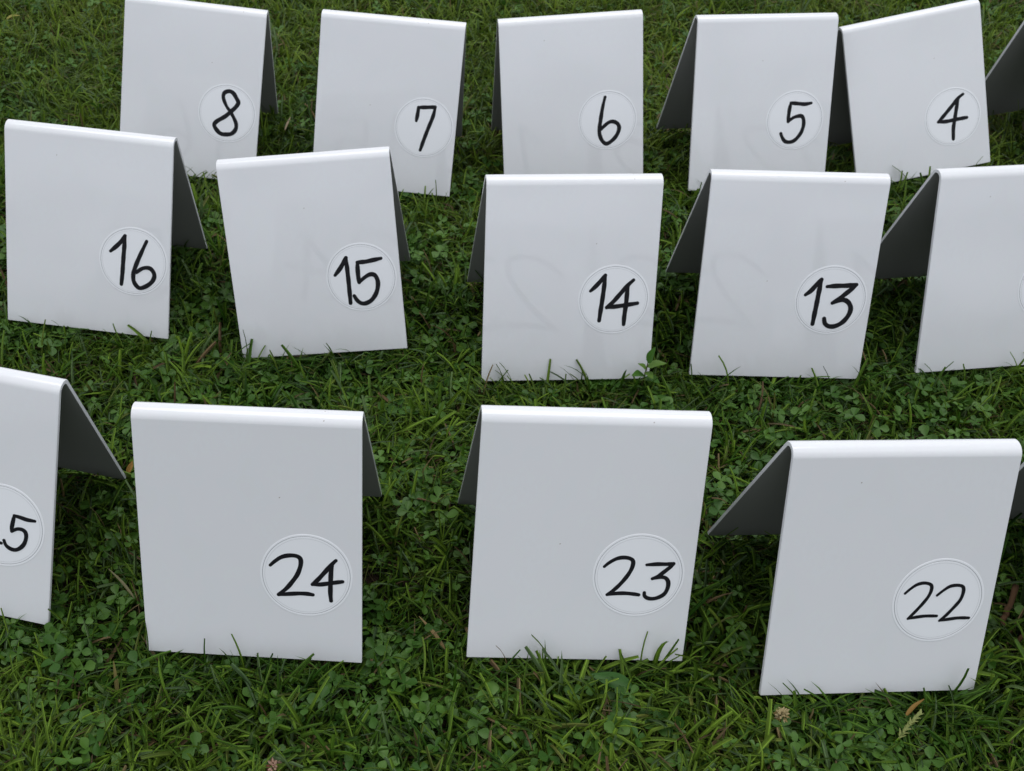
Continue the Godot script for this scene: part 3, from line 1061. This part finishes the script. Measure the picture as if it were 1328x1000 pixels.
func small_things() -> void:
	flower("fading pinkish brown clover flower head in the grass in front of sign 24", Vector3(-0.1135, -0.001, -0.5560), 0.017, Color(0.46, 0.30, 0.22), Color(0.17, 0.06, 0.035), Vector3(0.006, 0, 0.004))
	flower("cream coloured clover flower head at the left foot of sign 22", Vector3(0.3530, -0.001, -0.6170), 0.0165, Color(0.44, 0.36, 0.19), Color(0.30, 0.21, 0.08), Vector3(-0.004, 0, -0.006))
	twig("brown broken twig with a pale cut end, right of sign 22", Vector3(0.622, 0.012, -0.7631), Vector3(0.5995, -0.004, -0.7248), 0.0031)
	twig("short brown twig at the right edge, below the twig with the pale end", Vector3(0.634, 0.007, -0.7285), Vector3(0.6077, -0.002, -0.7062), 0.0026)
	# seed head
	var sh := thing("seed_head", "pale green grass seed head lying in front of sign 22", "seed head", Vector3(0.4440, -0.016, -0.5870))
	var run := Vector3(0.475, 0.012, -0.612) - Vector3(0.4440, -0.016, -0.5870)
	part("stem", tube([Vector3.ZERO, run * 0.5 + Vector3(0, 0.003, 0), run], [0.0007, 0.0006, 0.0004], 5), tinted(Color(0.12, 0.17, 0.04)), sh)
	for i in 14:
		var f := 0.35 + 0.65 * i / 13.0
		var s := 1.0 if i % 2 else -1.0
		var spike := leaf_mesh(0.010 - 0.004 * f, 0.0028, 0.5, 0.1)
		turned(spike, "spikelet", tinted(Color(0.24, 0.27, 0.09), 0.6), sh, run * f + Vector3(0, 0.0035 * sin(PI * f), 0), atan2(run.x, run.z) + s * rng.randf_range(0.25, 0.7), -0.4 + rng.randf_range(-0.25, 0.1), s * 0.5)
	# broad leaf and dead leaves
	var lf := thing("broad_leaf", "broad pointed dark green leaf lying at the foot of sign 23", "leaf", Vector3(0.218, 0.000, -0.6440))
	turned(leaf_mesh(0.042, 0.016, 0.35, 0.12), "leaf_blade", tinted(Color(0.026, 0.095, 0.008), 0.5), lf, Vector3.ZERO, deg_to_rad(-104), -0.12, -0.35)
	part("stalk", tube([Vector3(0.012, -0.008, 0.004), Vector3(0.005, -0.002, 0.001), Vector3.ZERO], [0.0009, 0.0009, 0.0008], 5), tinted(Color(0.06, 0.11, 0.02)), lf)
	var dead := [
		["yellow and orange withered leaf below the right foot of sign 22", Vector3(0.4686, -0.002, -0.6179), Vector3(0.4906, 0.004, -0.6345), 0.006, Color(0.30, 0.17, 0.035)],
		["small orange dry leaf beside the left edge of sign 24", Vector3(-0.3150, -0.008, -0.915), Vector3(-0.3060, 0.006, -0.926), 0.008, Color(0.40, 0.22, 0.05)],
		["tan dry blade standing out of the dark gap between signs 24 and 23", Vector3(0.0414, -0.004, -0.6841), Vector3(0.0150, 0.008, -0.7150), 0.005, Color(0.34, 0.24, 0.10)],
		["dry brown tipped blade in the grass in front of signs 25 and 24", Vector3(-0.2704, -0.018, -0.6350), Vector3(-0.2750, 0.010, -0.6560), 0.005, Color(0.20, 0.17, 0.05)],
		["pale bent dry blade in the shade between signs 25 and 24", Vector3(-0.2725, -0.002, -0.7379), Vector3(-0.3020, 0.012, -0.7640), 0.004, Color(0.27, 0.25, 0.13)],
		["pale straw blade on the grass between signs 15 and 6", Vector3(-0.2060, 0.004, -1.6650), Vector3(-0.2000, 0.006, -1.7050), 0.004, Color(0.42, 0.33, 0.22)],
		["yellow curled leaf in the grass at the upper left corner", Vector3(-0.7600, 0.006, -2.0500), Vector3(-0.7350, 0.010, -2.0600), 0.012, Color(0.36, 0.33, 0.08)],
	]
	for d in dead:
		var a: Vector3 = d[1]
		var b: Vector3 = d[2]
		var o := thing("dry_leaf", d[0], "dry leaf", a, "withered leaves and straws in the lawn")
		turned(leaf_mesh(a.distance_to(b), d[3] * 0.75, 0.7, 0.15), "leaf_blade", tinted((d[4] as Color) * 0.75, 0.7), o, Vector3.ZERO, atan2(b.x - a.x, b.z - a.z), -asin((b.y - a.y) / a.distance_to(b)), rng.randf_range(-0.5, 0.5))
	# leafy weed in front of sign 14
	var sp := thing("weed_sprig", "leafy weed sprig standing against the lower right corner of sign 14", "weed", Vector3(0.2900, -0.02, -1.0860))
	part("stem", tube([Vector3.ZERO, Vector3(0.001, 0.02, 0.002), Vector3(0.003, 0.045, 0.0)], [0.0012, 0.0011, 0.0007], 6), tinted(Color(0.09, 0.09, 0.03)), sp)
	var lm := [tinted(Color(0.05, 0.14, 0.014), 0.45), tinted(Color(0.09, 0.175, 0.025), 0.45)]
	for l in [[0.044, 2.2, -1.25, 0.024, 0.011, 0], [0.038, 1.5, -0.35, 0.024, 0.013, 1], [0.034, -1.9, -0.5, 0.013, 0.008, 1], [0.03, 0.4, -0.1, 0.016, 0.011, 1], [0.024, -1.2, -0.3, 0.02, 0.014, 0], [0.020, 0.9, -0.2, 0.022, 0.015, 0]]:
		turned(leaf_mesh(l[3], l[4], 0.35, 0.1), "leaf", lm[l[5]], sp, Vector3(0.003 * l[0] / 0.044, l[0], 0.001), l[1], l[2])
	# long tufts that the mower missed
	for t in [[Vector3(0.7877, -0.022, -1.5720), "thick tall grass tuft in front of the foot of the crooked sign", 16], [Vector3(0.7400, -0.022, -1.5800), "thin tall grass tuft in the gap left of the crooked sign", 9], [Vector3(0.2450, -0.02, -1.0830), "tall grass blades at the foot of the middle sign of the middle row", 12], [Vector3(0.385, -0.02, -1.078), "grass blades at the left foot of the second sign from right in the middle row", 9], [Vector3(-0.095, -0.03, -1.105), "tall grass blades at the foot of the sign that leans left", 14], [Vector3(-0.33, -0.02, -1.135), "tall grass blades at the foot of the leftmost sign of the middle row", 11], [Vector3(-0.145, -0.025, -0.653), "tall grass blades at the foot of the left complete sign of the front row", 12]]:
		var o := thing("grass_tuft", t[1], "grass tuft", t[0], "long grass tufts at the feet of signs")
		for i in t[2]:
			var m := blade_mesh(rng.randf_range(0.1, 0.5), rng.randf_range(0.2, 0.9), 0.0, rng.randf_range(-0.5, 0.5))
			var c := Color(0.035, 0.10, 0.009).lerp(Color(0.07, 0.17, 0.015), rng.randf())
			for tries in 6:
				var b := Basis(Vector3.UP, rng.randf_range(-1.7, 1.7))
				var half := rng.randf_range(0.0009, 0.0019)
				var length := rng.randf_range(0.040, 0.068)
				b = Basis(b.x * half, b.y * length, b.z * length)
				var at := Vector3(rng.randf_range(-0.035, 0.035), 0, rng.randf_range(-0.004, 0.014))
				var v: PackedVector3Array = m.surface_get_arrays(0)[Mesh.ARRAY_VERTEX]
				var w: Vector3 = t[0] + at
				if cuts_sheet([w, w + b * v[7], w + b * v[13], w + b * v[19]]):
					continue
				var bl := part("blade", m, tinted(c, 0.4), o)
				bl.transform = Transform3D(b, at)
				break
